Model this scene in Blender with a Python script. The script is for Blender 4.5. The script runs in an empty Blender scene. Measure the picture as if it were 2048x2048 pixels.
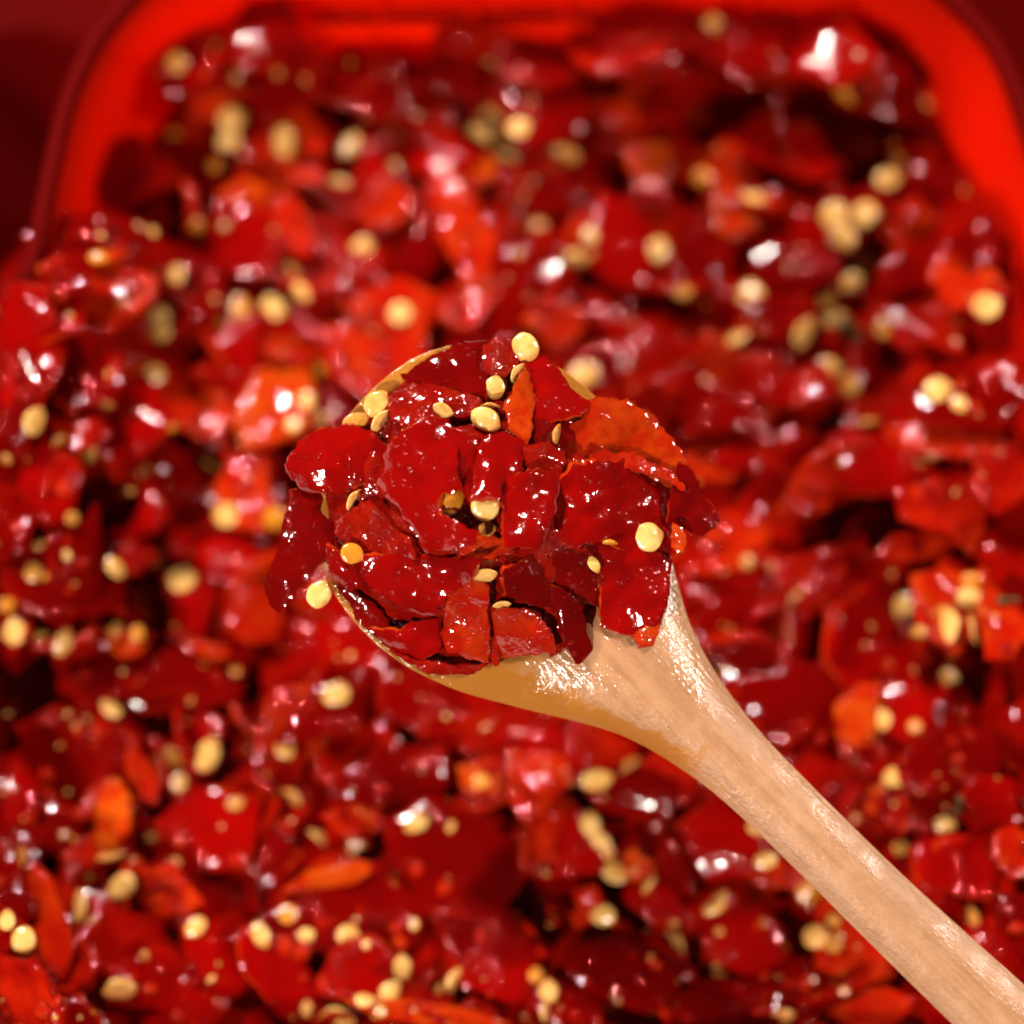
import bpy, bmesh, math, random
from mathutils import Vector, Matrix, Euler, noise
from mathutils.geometry import delaunay_2d_cdt
from mathutils.bvhtree import BVHTree

sc = bpy.context.scene
COL = sc.collection
R = math.radians
rng = random.Random(11)

# ------------------------------------------------------------------ camera
TILT = R(15)
D_FOCUS, D_BED = 0.33, 0.39
FRAME = 0.150                                   # width seen at the focus distance
cam_d = bpy.data.cameras.new('camera')
cam_d.sensor_width = 36
cam_d.lens = 36 * D_FOCUS / FRAME
cam_d.clip_start, cam_d.clip_end = 0.01, 20
cam_d.dof.use_dof = True
cam_d.dof.focus_distance = D_FOCUS - 0.005
cam_d.dof.aperture_fstop = 5.4
cam_d.dof.aperture_blades = 0
cam = bpy.data.objects.new('camera', cam_d)
COL.objects.link(cam)
AX = Vector((0, math.sin(TILT), -math.cos(TILT)))     # viewing direction
CR = Vector((1, 0, 0))
CU = Vector((0, math.cos(TILT), math.sin(TILT)))
CP = -AX * D_BED
cam.location = CP
cam.rotation_euler = (TILT, 0, 0)
sc.camera = cam

# ------------------------------------------------------------------ world, lamps, exposure
w = bpy.data.worlds.new('World'); sc.world = w; w.use_nodes = True
w.node_tree.nodes['Background'].inputs[0].default_value = (1.0, 0.80, 0.64, 1)
w.node_tree.nodes['Background'].inputs[1].default_value = 0.035

def lamp(name, loc, size, power, col=(1, .90, .79), target=(0, 0, 0)):
    l = bpy.data.lights.new(name, 'AREA'); l.shape = 'DISK'; l.size = size
    l.energy = power; l.color = col
    o = bpy.data.objects.new(name, l); COL.objects.link(o)
    o.location = loc
    o.rotation_euler = (Vector(target) - Vector(loc)).to_track_quat('-Z', 'Y').to_euler()
    return o
lamp('ceiling_lamp', (-0.34, 0.52, 0.62), 0.030, 9.0)
lamp('ceiling_lamp', (-0.26, 0.58, 0.60), 0.024, 3.5)
lamp('counter_lamp', (-0.40, -0.54, 0.55), 0.030, 8.6)
lamp('counter_lamp', (0.58, 0.06, 0.56), 0.026, 5.0)

sc.view_settings.view_transform = 'Standard'
sc.view_settings.look = 'None'
sc.view_settings.exposure = 0
sc.view_settings.gamma = 1
sc.render.engine = 'CYCLES'
sc.cycles.use_denoising = True
sc.cycles.denoising_input_passes = 'RGB'
sc.cycles.use_adaptive_sampling = False
sc.cycles.max_bounces = 8
sc.cycles.diffuse_bounces = 4
sc.cycles.glossy_bounces = 3
sc.cycles.sample_clamp_indirect = 6
sc.cycles.caustics_reflective = False
sc.cycles.caustics_refractive = False

# ------------------------------------------------------------------ helpers
KPX = FRAME / 2048                               # metres per photo pixel at the focus distance

def ray(px, py):
    return (AX * D_FOCUS + CR * ((px - 1024) * KPX) + CU * ((1024 - py) * KPX)).normalized()

def at_z(px, py, z):
    d = ray(px, py)
    return CP + d * ((z - CP.z) / d.z)

def mesh_obj(name, verts, faces, mats, parent=None, fmat=None, smooth=True):
    me = bpy.data.meshes.new(name)
    me.from_pydata([tuple(v) for v in verts], [], faces)
    for m in (mats if isinstance(mats, (list, tuple)) else [mats]):
        me.materials.append(m)
    if fmat:
        me.polygons.foreach_set('material_index', fmat)
    if smooth:
        me.polygons.foreach_set('use_smooth', [True] * len(me.polygons))
    me.update()
    o = bpy.data.objects.new(name, me); COL.objects.link(o)
    o.parent = parent
    return o

def tag(o, label=None, cat=None, group=None, kind=None):
    if label: o['label'] = label
    if cat: o['category'] = cat
    if group: o['group'] = group
    if kind: o['kind'] = kind
    return o

def empty(name, loc):
    o = bpy.data.objects.new(name, None); COL.objects.link(o); o.location = loc
    o.empty_display_size = .005
    return o

# ------------------------------------------------------------------ materials
class NT:
    def __init__(s, name):
        s.m = bpy.data.materials.new(name); s.m.use_nodes = True
        s.t = s.m.node_tree; s.b = s.t.nodes['Principled BSDF']
    def n(s, typ, **kw):
        nd = s.t.nodes.new(typ)
        for k, v in kw.items():
            if k in nd.inputs.keys(): nd.inputs[k].default_value = v
            else: setattr(nd, k, v)
        return nd
    def l(s, a, b): s.t.links.new(a, b)
    def math(s, op, a, b=None, clamp=False):
        nd = s.n('ShaderNodeMath', operation=op); nd.use_clamp = clamp
        for i, v in enumerate((a, b)):
            if v is None: continue
            if isinstance(v, (int, float)): nd.inputs[i].default_value = v
            else: s.l(v, nd.inputs[i])
        return nd.outputs[0]
    def mix(s, fac, a, b):
        nd = s.n('ShaderNodeMix', data_type='RGBA')
        for i, v in ((0, fac), (6, a), (7, b)):
            if isinstance(v, (int, float)): nd.inputs[i].default_value = v
            elif isinstance(v, tuple): nd.inputs[i].default_value = (*v, 1)
            else: s.l(v, nd.inputs[i])
        return nd.outputs[2]
    def ramp(s, x, lo, hi, a=0., b=1.):
        nd = s.n('ShaderNodeMapRange'); nd.interpolation_type = 'SMOOTHSTEP'
        s.l(x, nd.inputs[0])
        for i, v in enumerate((lo, hi, a, b)): nd.inputs[i + 1].default_value = v
        return nd.outputs[0]
    def coords(s, rnd=True):
        tc = s.n('ShaderNodeTexCoord')
        if not rnd: return tc.outputs['Object']
        oi = s.n('ShaderNodeObjectInfo')
        sh = s.math('MULTIPLY', oi.outputs['Random'], 3.7)
        va = s.n('ShaderNodeVectorMath', operation='ADD')
        s.l(tc.outputs['Object'], va.inputs[0]); s.l(sh, va.inputs[1])
        s.rand = oi.outputs['Random']
        return va.outputs[0]
    def noise(s, co, scale, detail=2., rough=.5):
        nd = s.n('ShaderNodeTexNoise', Scale=scale, Detail=detail, Roughness=rough)
        s.l(co, nd.inputs['Vector']); return nd.outputs['Fac']
    def voro(s, co, scale, smooth=True):
        nd = s.n('ShaderNodeTexVoronoi', Scale=scale)
        s.l(co, nd.inputs['Vector']); return nd
    def bump(s, h, dist, strength=1., nrm=None):
        nd = s.n('ShaderNodeBump', Distance=dist, Strength=strength)
        s.l(h, nd.inputs['Height'])
        if nrm: s.l(nrm, nd.inputs['Normal'])
        return nd.outputs[0]

def skin_mat(name, c1, c2, drops=.34, fine=1., spec=.16):
    """waxy wet chilli skin: smooth, with scattered droplets of liquid"""
    t = NT(name); co = t.coords()
    base = t.mix(t.ramp(t.noise(co, 160, 3), .35, .7), c1, c2)
    base = t.mix(t.math('MULTIPLY', t.rand, .5), base, tuple(x * .62 for x in c1))
    t.l(base, t.b.inputs['Base Color'])
    t.b.inputs['Roughness'].default_value = .075
    t.b.inputs['Specular IOR Level'].default_value = spec
    t.b.inputs['Subsurface Weight'].default_value = .2
    t.b.inputs['Subsurface Radius'].default_value = (1, .12, .06)
    t.b.inputs['Subsurface Scale'].default_value = .0012
    nb = t.bump(t.noise(co, 230, 1.), .00010 if fine == 1. else .00006)
    nb = t.bump(t.noise(co, 1150, 1.5), .00010 if fine == 1. else .00006, 1., nb)
    v = t.voro(co, 430 * fine)
    sel = t.n('ShaderNodeSeparateColor'); t.l(v.outputs['Color'], sel.inputs[0])
    keep = t.math('LESS_THAN', sel.outputs[0], drops)
    patch = t.ramp(t.noise(co, 120 * fine ** .5, 1), .44, .56)
    dome = t.ramp(v.outputs['Distance'], .02, .42, 1, 0)
    h = t.math('MULTIPLY', t.math('MULTIPLY', dome, keep), patch)
    nb = t.bump(h, .00030 / fine, 1., nb)
    t.l(nb, t.b.inputs['Normal'])
    return t.m

def flesh_mat(name, c1, c2, wet=1., sss=.35, fine=1., spec=.13):
    """moist cut flesh: fibrous, lumpy, covered in sparkling liquid"""
    t = NT(name); co = t.coords()
    base = t.mix(t.ramp(t.noise(co, 330, 3, .6), .38, .68), c1, c2)
    base = t.mix(t.math('MULTIPLY', t.rand, .45), base, tuple(x * .7 for x in c1))
    t.l(base, t.b.inputs['Base Color'])
    t.b.inputs['Roughness'].default_value = .07
    t.b.inputs['Specular IOR Level'].default_value = spec
    t.b.inputs['Subsurface Weight'].default_value = sss
    t.b.inputs['Subsurface Radius'].default_value = (1, .25, .08)
    t.b.inputs['Subsurface Scale'].default_value = .0018
    if fine == 1.:
        nb = t.bump(t.noise(co, 330, 1.5, .5), .0007 * wet)
    else:
        nb = t.bump(t.noise(co, 430, 2., .55), .00038 * wet)
        v = t.voro(co, 1250)
        patch = t.ramp(t.noise(co, 260, 1), .42, .58)
        h = t.math('MULTIPLY', t.ramp(v.outputs['Distance'], .05, .45, 1, 0), patch)
        nb = t.bump(h, .00022 * wet, 1., nb)
    t.l(nb, t.b.inputs['Normal'])
    return t.m

M = {}
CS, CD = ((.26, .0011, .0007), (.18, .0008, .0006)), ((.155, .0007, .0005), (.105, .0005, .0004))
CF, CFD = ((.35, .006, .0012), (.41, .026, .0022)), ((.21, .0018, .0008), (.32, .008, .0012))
CO = ((.38, .012, .0015), (.46, .070, .0035))
M['skin_dark'] = skin_mat('chilli_skin_deep_red', *CD)
M['skin'] = skin_mat('chilli_skin_red', *CS)
M['flesh'] = flesh_mat('chilli_flesh_red', *CF)
M['flesh_orange'] = flesh_mat('chilli_flesh_orange', *CO, .7, .5)
M['flesh_dark'] = flesh_mat('chilli_flesh_deep_red', *CFD, .9)
M['mash'] = flesh_mat('chilli_mash_red', (.20, .0011, .0005), (.30, .004, .0008), .8, .25, 1., .2)
# the same on the spoonful, seen close and sharp: finer wetness
M['near_skin_dark'] = skin_mat('wet_chilli_skin_deep_red', *CD, .42, 2.6, .6)
M['near_skin'] = skin_mat('wet_chilli_skin_red', *CS, .42, 2.6, .6)
M['near_flesh'] = flesh_mat('wet_chilli_flesh_red', *CF, 1., .35, 2., .7)
M['near_flesh_dark'] = flesh_mat('wet_chilli_flesh_deep_red', *CFD, 1., .3, 2., .7)
M['near_flesh_orange'] = flesh_mat('wet_chilli_flesh_orange', (.40, .014, .0015), (.46, .055, .003), .8, .5, 2., .6)
M['near_cut'] = flesh_mat('wet_chilli_cut_edge', (.42, .018, .002), (.48, .05, .004), .9, .4, 2., .7)
M['flesh_pale'] = flesh_mat('chilli_flesh_translucent', (.33, .011, .001), (.40, .042, .002), .30, .5, 2., .5)

def seed_mat(name, c1, c2):
    t = NT(name); co = t.coords()
    base = t.mix(t.ramp(t.noise(co, 500, 3), .35, .7), c1, c2)
    base = t.mix(t.math('MULTIPLY', t.rand, .5), base, tuple((x * .8, ) for x in c1) and (c1[0] * .86, c1[1] * .66, c1[2] * .45))
    tc = t.n('ShaderNodeTexCoord'); sx = t.n('ShaderNodeSeparateXYZ'); t.l(tc.outputs['Object'], sx.inputs[0])
    tip = t.ramp(t.math('ADD', sx.outputs[0], t.math('MULTIPLY', t.noise(co, 900, 2), .0008)), .0012, .0024)
    base = t.mix(t.math('MULTIPLY', tip, .75), base, (c2[0] * .75, c2[1] * .5, c2[2] * .35))
    stain = t.ramp(t.noise(co, 420, 2), .52, .66)
    base = t.mix(t.math('MULTIPLY', stain, .38), base, (.50, .17, .02))
    t.l(base, t.b.inputs['Base Color'])
    t.b.inputs['Roughness'].default_value = .2
    t.b.inputs['Specular IOR Level'].default_value = .6
    t.b.inputs['Subsurface Weight'].default_value = .3
    t.b.inputs['Subsurface Radius'].default_value = (1, .6, .25)
    t.b.inputs['Subsurface Scale'].default_value = .0012
    nb = t.bump(t.noise(co, 700, 2.), .00022)
    t.l(nb, t.b.inputs['Normal'])
    return t.m
M['seed'] = seed_mat('chilli_seed_cream', (.72, .47, .16), (.66, .35, .08))
M['seed_dim'] = seed_mat('chilli_seed_tan', (.46, .20, .035), (.50, .26, .06))
M['seed_orange'] = seed_mat('chilli_seed_orange', (.58, .24, .018), (.52, .17, .012))

def plastic(name, col, rough=.35, trans=.0, bump=True):
    t = NT(name); co = t.coords(False)
    t.b.inputs['Base Color'].default_value = (*col, 1)
    t.b.inputs['Roughness'].default_value = rough
    t.b.inputs['Specular IOR Level'].default_value = .12
    if bump:
        t.l(t.bump(t.noise(co, 260, 2.), .0002, .6), t.b.inputs['Normal'])
    if trans:
        tr = t.n('ShaderNodeBsdfTranslucent'); tr.inputs[0].default_value = (*col, 1)
        mx = t.n('ShaderNodeMixShader'); mx.inputs[0].default_value = trans
        t.l(t.b.outputs[0], mx.inputs[1]); t.l(tr.outputs[0], mx.inputs[2])
        t.l(mx.outputs[0], t.t.nodes['Material Output'].inputs[0])
    return t.m
M['tub'] = plastic('bright_red_plastic', (.87, .015, .0006), .5, .55)
M['rim'] = plastic('maroon_plastic', (.085, .0006, .0005), .7)
M['rim'].node_tree.nodes['Principled BSDF'].inputs['Specular IOR Level'].default_value = .03
M['basin'] = plastic('dark_red_plastic', (.13, .0012, .0012), .5)

def wood():
    t = NT('pale_beech_wood'); co = t.coords(False)
    mp = t.n('ShaderNodeMapping'); t.l(co, mp.inputs[0])
    mp.inputs['Scale'].default_value = (1, .07, 1)           # grain runs along local y
    mp2 = t.n('ShaderNodeMapping'); t.l(co, mp2.inputs[0]); mp2.inputs['Scale'].default_value = (1, .4, 1)
    g1 = t.noise(mp.outputs[0], 420, 4, .6)
    g2 = t.noise(mp.outputs[0], 1500, 3, .6)
    col = t.mix(t.ramp(g1, .3, .72), (.42, .21, .106), (.325, .156, .076))
    col = t.mix(t.math('MULTIPLY', t.ramp(g2, .54, .70), .45), col, (.24, .105, .046))
    mott = t.noise(co, 300, 4, .65)
    col = t.mix(t.math('MULTIPLY', t.ramp(mott, .45, .75), .4), col, (.52, .29, .155))
    # oil-soaked band along the lower neck edge and round the bowl rim
    sx = t.n('ShaderNodeSeparateXYZ'); t.l(co, sx.inputs[0])
    st = t.math('SUBTRACT', t.noise(co, 150, 4, .6), .5)
    # distance in from the left edge of the neck, which narrows along the handle
    ed = t.math('ADD', sx.outputs[0], t.math('MULTIPLY', sx.outputs[1], .41))
    ed = t.math('ADD', ed, t.math('MULTIPLY', st, .009))
    left = t.ramp(ed, -.0222, -.0208, 1, 0)
    low = t.ramp(t.math('ADD', sx.outputs[1], t.math('MULTIPLY', st, .02)), -.054, -.047, 0, 1)
    oil = t.math('MULTIPLY', left, low)
    bowl = t.ramp(sx.outputs[1], -.026, -.018, 0, 1)
    oil = t.math('MAXIMUM', oil, bowl)
    col = t.mix(t.math('MULTIPLY', oil, .9), col, (.36, .125, .010))
    t.l(col, t.b.inputs['Base Color'])
    wetz = t.ramp(sx.outputs[1], -.060, -.030, 0, 1)
    dry = t.ramp(t.noise(co, 190, 3), .4, .62, .52, .30)
    t.l(t.math('MULTIPLY', dry, t.ramp(wetz, 0, 1, 1., .42)), t.b.inputs['Roughness'])
    t.b.inputs['Specular IOR Level'].default_value = .5
    nb = t.bump(g2, .00014, .9)
    nb = t.bump(t.noise(mp2.outputs[0], 1500, 2.5, .65), .00017, .9, nb)
    t.l(nb, t.b.inputs['Normal'])
    return t.m
M['wood'] = wood()

def table_mat():
    t = NT('grey_white_laminate'); co = t.coords(False)
    t.l(t.mix(t.noise(co, 40, 4), (.62, .61, .60), (.7, .69, .68)), t.b.inputs['Base Color'])
    t.b.inputs['Roughness'].default_value = .4
    return t.m
M['table'] = table_mat()
def stem_mat():
    t = NT('olive_chilli_stem'); co = t.coords()
    t.l(t.mix(t.noise(co, 300, 3), (.075, .045, .008), (.03, .022, .006)), t.b.inputs['Base Color'])
    t.b.inputs['Roughness'].default_value = .3
    t.l(t.bump(t.noise(co, 600, 2), .0003), t.b.inputs['Normal'])
    return t.m
M['stem'] = stem_mat()

# ------------------------------------------------------------------ table, tub, basin
tb = mesh_obj('table', [(-2, -2, -.06), (2, -2, -.06), (2, 2, -.06), (-2, 2, -.06)], [(0, 1, 2, 3)], M['table'], smooth=False)
tag(tb, kind='structure')

RIM_Z = .026
RIM_PX = [(70, 530), (94, 431), (112, 344), (141, 217), (176, 127), (224, 50), (310, -35), (440, -85), (650, -100), (1000, -104),
          (1400, -104), (1690, -90), (1830, -45), (1930, 30), (1995, 115), (2042, 240), (2085, 380), (2135, 600), (2180, 1000),
          (2210, 1400), (2210, 1750), (2160, 2050), (2070, 2200), (1700, 2260), (1000, 2270), (480, 2240),
          (230, 2190), (75, 2105), (-30, 1985), (-95, 1820), (-140, 1600), (-155, 1300), (-125, 1000), (-65, 790), (20, 640)]
def closed_spline(pts, n):
    out = []; L = len(pts)
    for i in range(L):
        p0, p1, p2, p3 = (pts[(i + k - 1) % L] for k in range(4))
        for j in range(n):
            s = j / n
            out.append(.5 * ((2 * p1) + (p2 - p0) * s + (2 * p0 - 5 * p1 + 4 * p2 - p3) * s * s + (3 * p1 - p0 - 3 * p2 + p3) * s ** 3))
    return out
rim = closed_spline([Vector(at_z(x, y, RIM_Z)[:2]) for x, y in RIM_PX], 8)
NR = len(rim)
rimn = []
for i in range(NR):
    d = rim[(i + 1) % NR] - rim[i - 1]
    rimn.append(Vector((-d.y, d.x)).normalized())
if (rimn[0].dot(rim[0])) < 0: rimn = [-n for n in rimn]

def loft(rows, closed_bottom=False):
    vs, fs = [], []
    for off, z in rows:
        for i in range(NR):
            o = off(i) if callable(off) else off
            zz = z(i) if callable(z) else z
            p = rim[i] + rimn[i] * o
            vs.append((p.x, p.y, zz))
    for r in range(len(rows) - 1):
        for i in range(NR):
            j = (i + 1) % NR
            fs.append((r * NR + i, r * NR + j, (r + 1) * NR + j, (r + 1) * NR + i))
    if closed_bottom:
        fs.append(tuple(reversed(range(NR))))
    return vs, fs

def smooth01(x, a, b):
    s = max(0., min(1., (x - a) / (b - a))); return s * s * (3 - 2 * s)

def wall_z(py):                                 # height at which the photo row py meets the inside of the far wall
    z = 0.
    for _ in range(30):
        y_w = rim_far - (RIM_Z - z) * DR
        d = ray(1000, py); z = (CP + d * ((y_w - CP.y) / d.y)).z
    return z
DR = .13                                        # draft of the wall
rim_far = max(p.y for p in rim)
ZS1, ZS2 = wall_z(58), wall_z(22)               # the long slot cut through the far wall
def is_slot(i):
    return rimn[i].y > .9 and -.036 < rim[i].x < .062
tub = empty('plastic_tub', (0, 0, -.055))
tag(tub, 'bright red plastic tub full of chopped chillies, slotted in its far wall', 'tub')
def rel(o, root):
    o.parent = root; o.matrix_parent_inverse = Matrix.Translation(root.location).inverted(); return o
rows = [(-.030, -.05), (-.024, -.05), (-(RIM_Z + .04) * DR, -.04), (-(RIM_Z - ZS1) * DR, ZS1), (-(RIM_Z - ZS2) * DR, ZS2),
        (-.0001, RIM_Z - .0006), (.0003, RIM_Z - .0003), (.0010, RIM_Z - .0003), (.0014, RIM_Z - .0006), (.0014, RIM_Z - .003),
        (.0016 - (RIM_Z - ZS2) * DR, ZS2), (.0016 - (RIM_Z - ZS1) * DR, ZS1),
        (-(RIM_Z + .04) * DR + .0016, -.04), (-.022, -.052)]
vs, fs = loft(rows)
keep = []
for q, f in enumerate(fs):
    r, i = divmod(q, NR)
    if r in (3, 10) and is_slot(i): continue
    keep.append(f)
for i in range(NR):
    if is_slot(i):
        j = (i + 1) % NR
        keep.append((4 * NR + j, 4 * NR + i, 10 * NR + i, 10 * NR + j))
body = rel(mesh_obj('wall', vs, keep, M['tub'], smooth=True), tub)
md = body.modifiers.new('edges', 'EDGE_SPLIT'); md.split_angle = R(35)
fl = rel(mesh_obj('floor', *loft([(-.0225, -.0515), (-.0295, -.0505)], True), M['tub']), tub)
rel(mesh_obj('rim', *loft([(-.0004, RIM_Z - .0022), (-.0004, RIM_Z + .0004), (.0004, RIM_Z + .0010), (.0016, RIM_Z + .0008), (.0025, RIM_Z - .0004), (.0029, RIM_Z - .0050),
                        (.0024, RIM_Z - .0050), (.0021, RIM_Z - .0012), (.0017, RIM_Z - .0010), (.0016, RIM_Z - .0020)]), M['rim']), tub)['label'] = 'darker red rolled rim'
# upright ribs above the slot
for k in range(7):
    x0 = -.040 + k * .0165
    i = min(range(NR), key=lambda j: abs(rim[j].x - x0) + (0 if rimn[j].y > .9 else 9))
    v8 = []
    for zz in (ZS2 + .0007, RIM_Z - .002):
        for dn in (-.0012, .0012):
            for dx in (-.0007, .0007):
                p = rim[i] + rimn[i] * (-(RIM_Z - zz) * DR + dn - .0004)
                v8.append((x0 + dx, p.y, zz))
    f8 = [(0, 1, 3, 2), (4, 6, 7, 5), (0, 4, 5, 1), (1, 5, 7, 3), (3, 7, 6, 2), (2, 6, 4, 0)]
    rel(mesh_obj('rib', v8, f8, M['tub'], smooth=False), tub)

def bas(i):                                     # how far the basin wall stands outside the tub
    n = rimn[i]
    return .006 + .042 * smooth01(n.y, -.5, .5)
basin = empty('plastic_basin', (0, 0, -.055))
tag(basin, 'dark red plastic basin standing round the bright red tub', 'basin')
vs, fs = loft([(-.02, -.056), (.002, -.056), (lambda i: bas(i) * .35, -.03), (lambda i: bas(i) * .8, .004), (bas, .016),
               (lambda i: bas(i) + .002, .017), (lambda i: bas(i) + .004, .014), (lambda i: bas(i) * .8 + .003, -.02), (.003, -.058)])
rel(mesh_obj('wall', vs, fs, M['basin']), basin)
rel(mesh_obj('floor', *loft([(-.0195, -.0575), (-.0205, -.0570)], True), M['basin']), basin)

# ------------------------------------------------------------------ the bed of chopped chilli
def bed_h(x, y):
    h = .0015 * math.sin(x * 60 + 1) * math.sin(y * 55) + .002 * math.sin(x * 33 - y * 41)
    h -= .006 * smooth01(y, .035, .085)
    h += .021 * smooth01(-x, .052, .082) * smooth01(-y, -.060, -.042) * (.12 + .88 * smooth01(y, -.05, .005))
    h += .018 * smooth01(x, .060, .088) * smooth01(-y, -.070, -.045)
    h += .005 * smooth01(-y, .055, .085)
    return h

# mash underneath: one lumpy sheet that nobody could count
gx = 90
vs, fs = [], []
import itertools
inside = []
cx0 = sum((p.x for p in rim)) / NR; cy0 = sum((p.y for p in rim)) / NR
rad = [(-(RIM_Z) * DR) for i in range(NR)]
NRING = 46
for r in range(NRING + 1):
    s = r / NRING
    for i in range(0, NR):
        p = rim[i] + rimn[i] * (-(RIM_Z + .004) * DR - .0006)
        x = cx0 + (p.x - cx0) * s; y = cy0 + (p.y - cy0) * s
        z = bed_h(x, y) - .0032 + .004 * smooth01(y, .058, .086) * smooth01(x, -.03, .01) + .0042 * noise.fractal((x * 130, y * 130, 3.3), 1, 2, 3)
        vs.append((x, y, z))
for r in range(NRING):
    for i in range(NR):
        j = (i + 1) % NR
        fs.append((r * NR + i, r * NR + j, (r + 1) * NR + j, (r + 1) * NR + i))
mash = mesh_obj('chilli_mash', vs, fs, M['mash'])
tag(mash, 'dark red wet chilli mash filling the tub under the pieces', 'chilli mash', kind='stuff')

def flake(outline, zf, thick, res, rnd, jag=.00025, lump=.00012):
    """a slab cut from a chilli wall: outline in metres, height zf(x,y) for the skin side"""
    pts = []
    L = len(outline)
    for i in range(L):
        a, b = Vector(outline[i]), Vector(outline[(i + 1) % L])
        n = max(1, int((b - a).length / res))
        t = Vector((b.y - a.y, a.x - b.x)); t = t.normalized() if t.length > 0 else t
        for k in range(n):
            p = a.lerp(b, k / n)
            q = 1.3 * noise.noise((p.x * 300, p.y * 300, rnd.seed_off)) + noise.noise((p.x * 700, p.y * 700, 7.7)) + .6 * noise.noise((p.x * 1500, p.y * 1500, 1.7))
            pts.append(p + t * (q * jag + rnd.uniform(-.4, .4) * jag))
    nb = len(pts)
    xs = [p.x for p in pts]; ys = [p.y for p in pts]
    inner = []
    yy = min(ys); row = 0
    def inside_poly(x, y):
        c = False
        for i in range(nb):
            a, b = pts[i], pts[i - 1]
            if (a.y > y) != (b.y > y) and x < (b.x - a.x) * (y - a.y) / (b.y - a.y) + a.x: c = not c
        return c
    while yy < max(ys):
        xx = min(xs) + (res / 2 if row % 2 else 0)
        while xx < max(xs):
            q = Vector((xx + rnd.uniform(-.2, .2) * res, yy + rnd.uniform(-.2, .2) * res))
            if inside_poly(q.x, q.y) and min((q - p).length_squared for p in pts) > (res * .55) ** 2:
                inner.append(q)
            xx += res
        yy += res * .87; row += 1
    r = delaunay_2d_cdt(pts + inner, [], [list(range(nb))], 1, 1e-7)
    P, E, F, OV = r[0], r[1], r[2], r[3]
    isb = [any(o < nb for o in ov) for ov in OV]
    # boundary edges
    cnt = {}
    for f in F:
        for i in range(3):
            e = (f[i], f[(i + 1) % 3]); cnt[e] = 1
    bedges = [e for e in cnt if (e[1], e[0]) not in cnt]
    n = len(P)
    top, bot = [], []
    eps = res * .3
    for i, p in enumerate(P):
        z = zf(p.x, p.y)
        gx = (zf(p.x + eps, p.y) - zf(p.x - eps, p.y)) / (2 * eps)
        gy = (zf(p.x, p.y + eps) - zf(p.x, p.y - eps)) / (2 * eps)
        nn = Vector((-gx, -gy, 1)).normalized()
        d = lump * noise.noise((p.x * 420 + rnd.seed_off, p.y * 420, 2.2))
        v = Vector((p.x, p.y, z)) + nn * d
        onb = isb[i]
        if onb: v = v - nn * thick * .10
        top.append(v)
        th = thick * (.92 + .25 * noise.noise((p.x * 300, p.y * 300, rnd.seed_off + 9)))
        bot.append(v - nn * th)
    V = top + bot
    fm = []
    FF = []
    for f in F:
        FF.append(tuple(f)); fm.append(0)
    for f in F:
        FF.append(tuple(n + i for i in reversed(f))); fm.append(1)
    # cut side with a middle ring, slightly bulged and ragged
    mid = {}
    cen = sum((Vector((p.x, p.y, 0)) for p in P), Vector()) / n
    for a, b in bedges:
        for i in (a, b):
            if i not in mid:
                m = (top[i] + bot[i]) / 2
                o = Vector((P[i].x, P[i].y, 0)) - cen
                if o.length > 0: o.normalize()
                mid[i] = len(V); V.append(m + o * thick * rnd.uniform(.0, .28))
    for a, b in bedges:
        FF.append((b, a, mid[a], mid[b])); fm.append(1)
        FF.append((mid[b], mid[a], n + a, n + b)); fm.append(1)
    return V, FF, fm

class Rnd(random.Random):
    seed_off = 0.

# ---- prototypes: skin-up and flesh-up flakes about 1 unit = 10 mm, thirteen outlines each
def rand_outline(rnd, a, b, style):
    n = rnd.choice((4, 5, 5, 6, 7))
    ph = rnd.uniform(0, 6.28); pts = []
    for k in range(n):
        t = ph + 6.2832 * (k + rnd.uniform(-.28, .28)) / n
        r = rnd.uniform(.82, 1.12)
        c, s = math.cos(t), math.sin(t)
        if style == 'box':
            q = 1 / max(abs(c), abs(s)); r *= .55 + .45 * q * .9
        pts.append((a / 2 * r * c, b / 2 * r * s))
    return pts

PROTO = {}
def proto(kind, aspect, idx, seed):
    """unit flake, 10 mm long; kind 'up' shows skin, 'in' shows the hollow flesh side"""
    key = (kind, aspect, idx)
    if key in PROTO: return PROTO[key]
    rnd = Rnd(seed); rnd.seed_off = seed * 1.37
    a = .010; b = a * aspect
    ol = rand_outline(rnd, a, b, rnd.choice(('box', 'box', 'round')))
    th = rnd.uniform(0, math.pi)
    if aspect < .55: th = math.pi / 2 + rnd.uniform(-.3, .3)
    ka = 1 / rnd.uniform(.0075, .016); kb = 1 / rnd.uniform(.03, .08) * rnd.choice((1, 1, -1))
    c, s = math.cos(th), math.sin(th)
    sg = 1 if kind == 'up' else -1
    so = rnd.seed_off
    def zf(x, y):
        u, v = x * c + y * s, -x * s + y * c
        z = -.5 * ka * u * u - .5 * kb * v * v
        z += .0007 * noise.noise((x * 170 + so, y * 170, so))
        return z
    V, F, fm = flake(ol, zf, .00135, .00105, rnd)
    if sg < 0:                                   # turn over: flesh up, as a trough
        V = [Vector((v.x, -v.y, -v.z)) for v in V]
    me = bpy.data.meshes.new('chilli_piece')
    me.from_pydata([tuple(v) for v in V], [], F)
    me.materials.append(M['skin']); me.materials.append(M['flesh'])
    me.polygons.foreach_set('material_index', fm)
    me.polygons.foreach_set('use_smooth', [True] * len(F)); me.update()
    PROTO[key] = me
    return me

ASPECTS = (.3, .5, .75, 1.0)
for kk, kind in enumerate(('up', 'in')):
    for ai, a in enumerate(ASPECTS):
        for idx in range(4 if a > .3 else 2):
            proto(kind, a, idx, 100 + kk * 50 + ai * 10 + idx)

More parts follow.
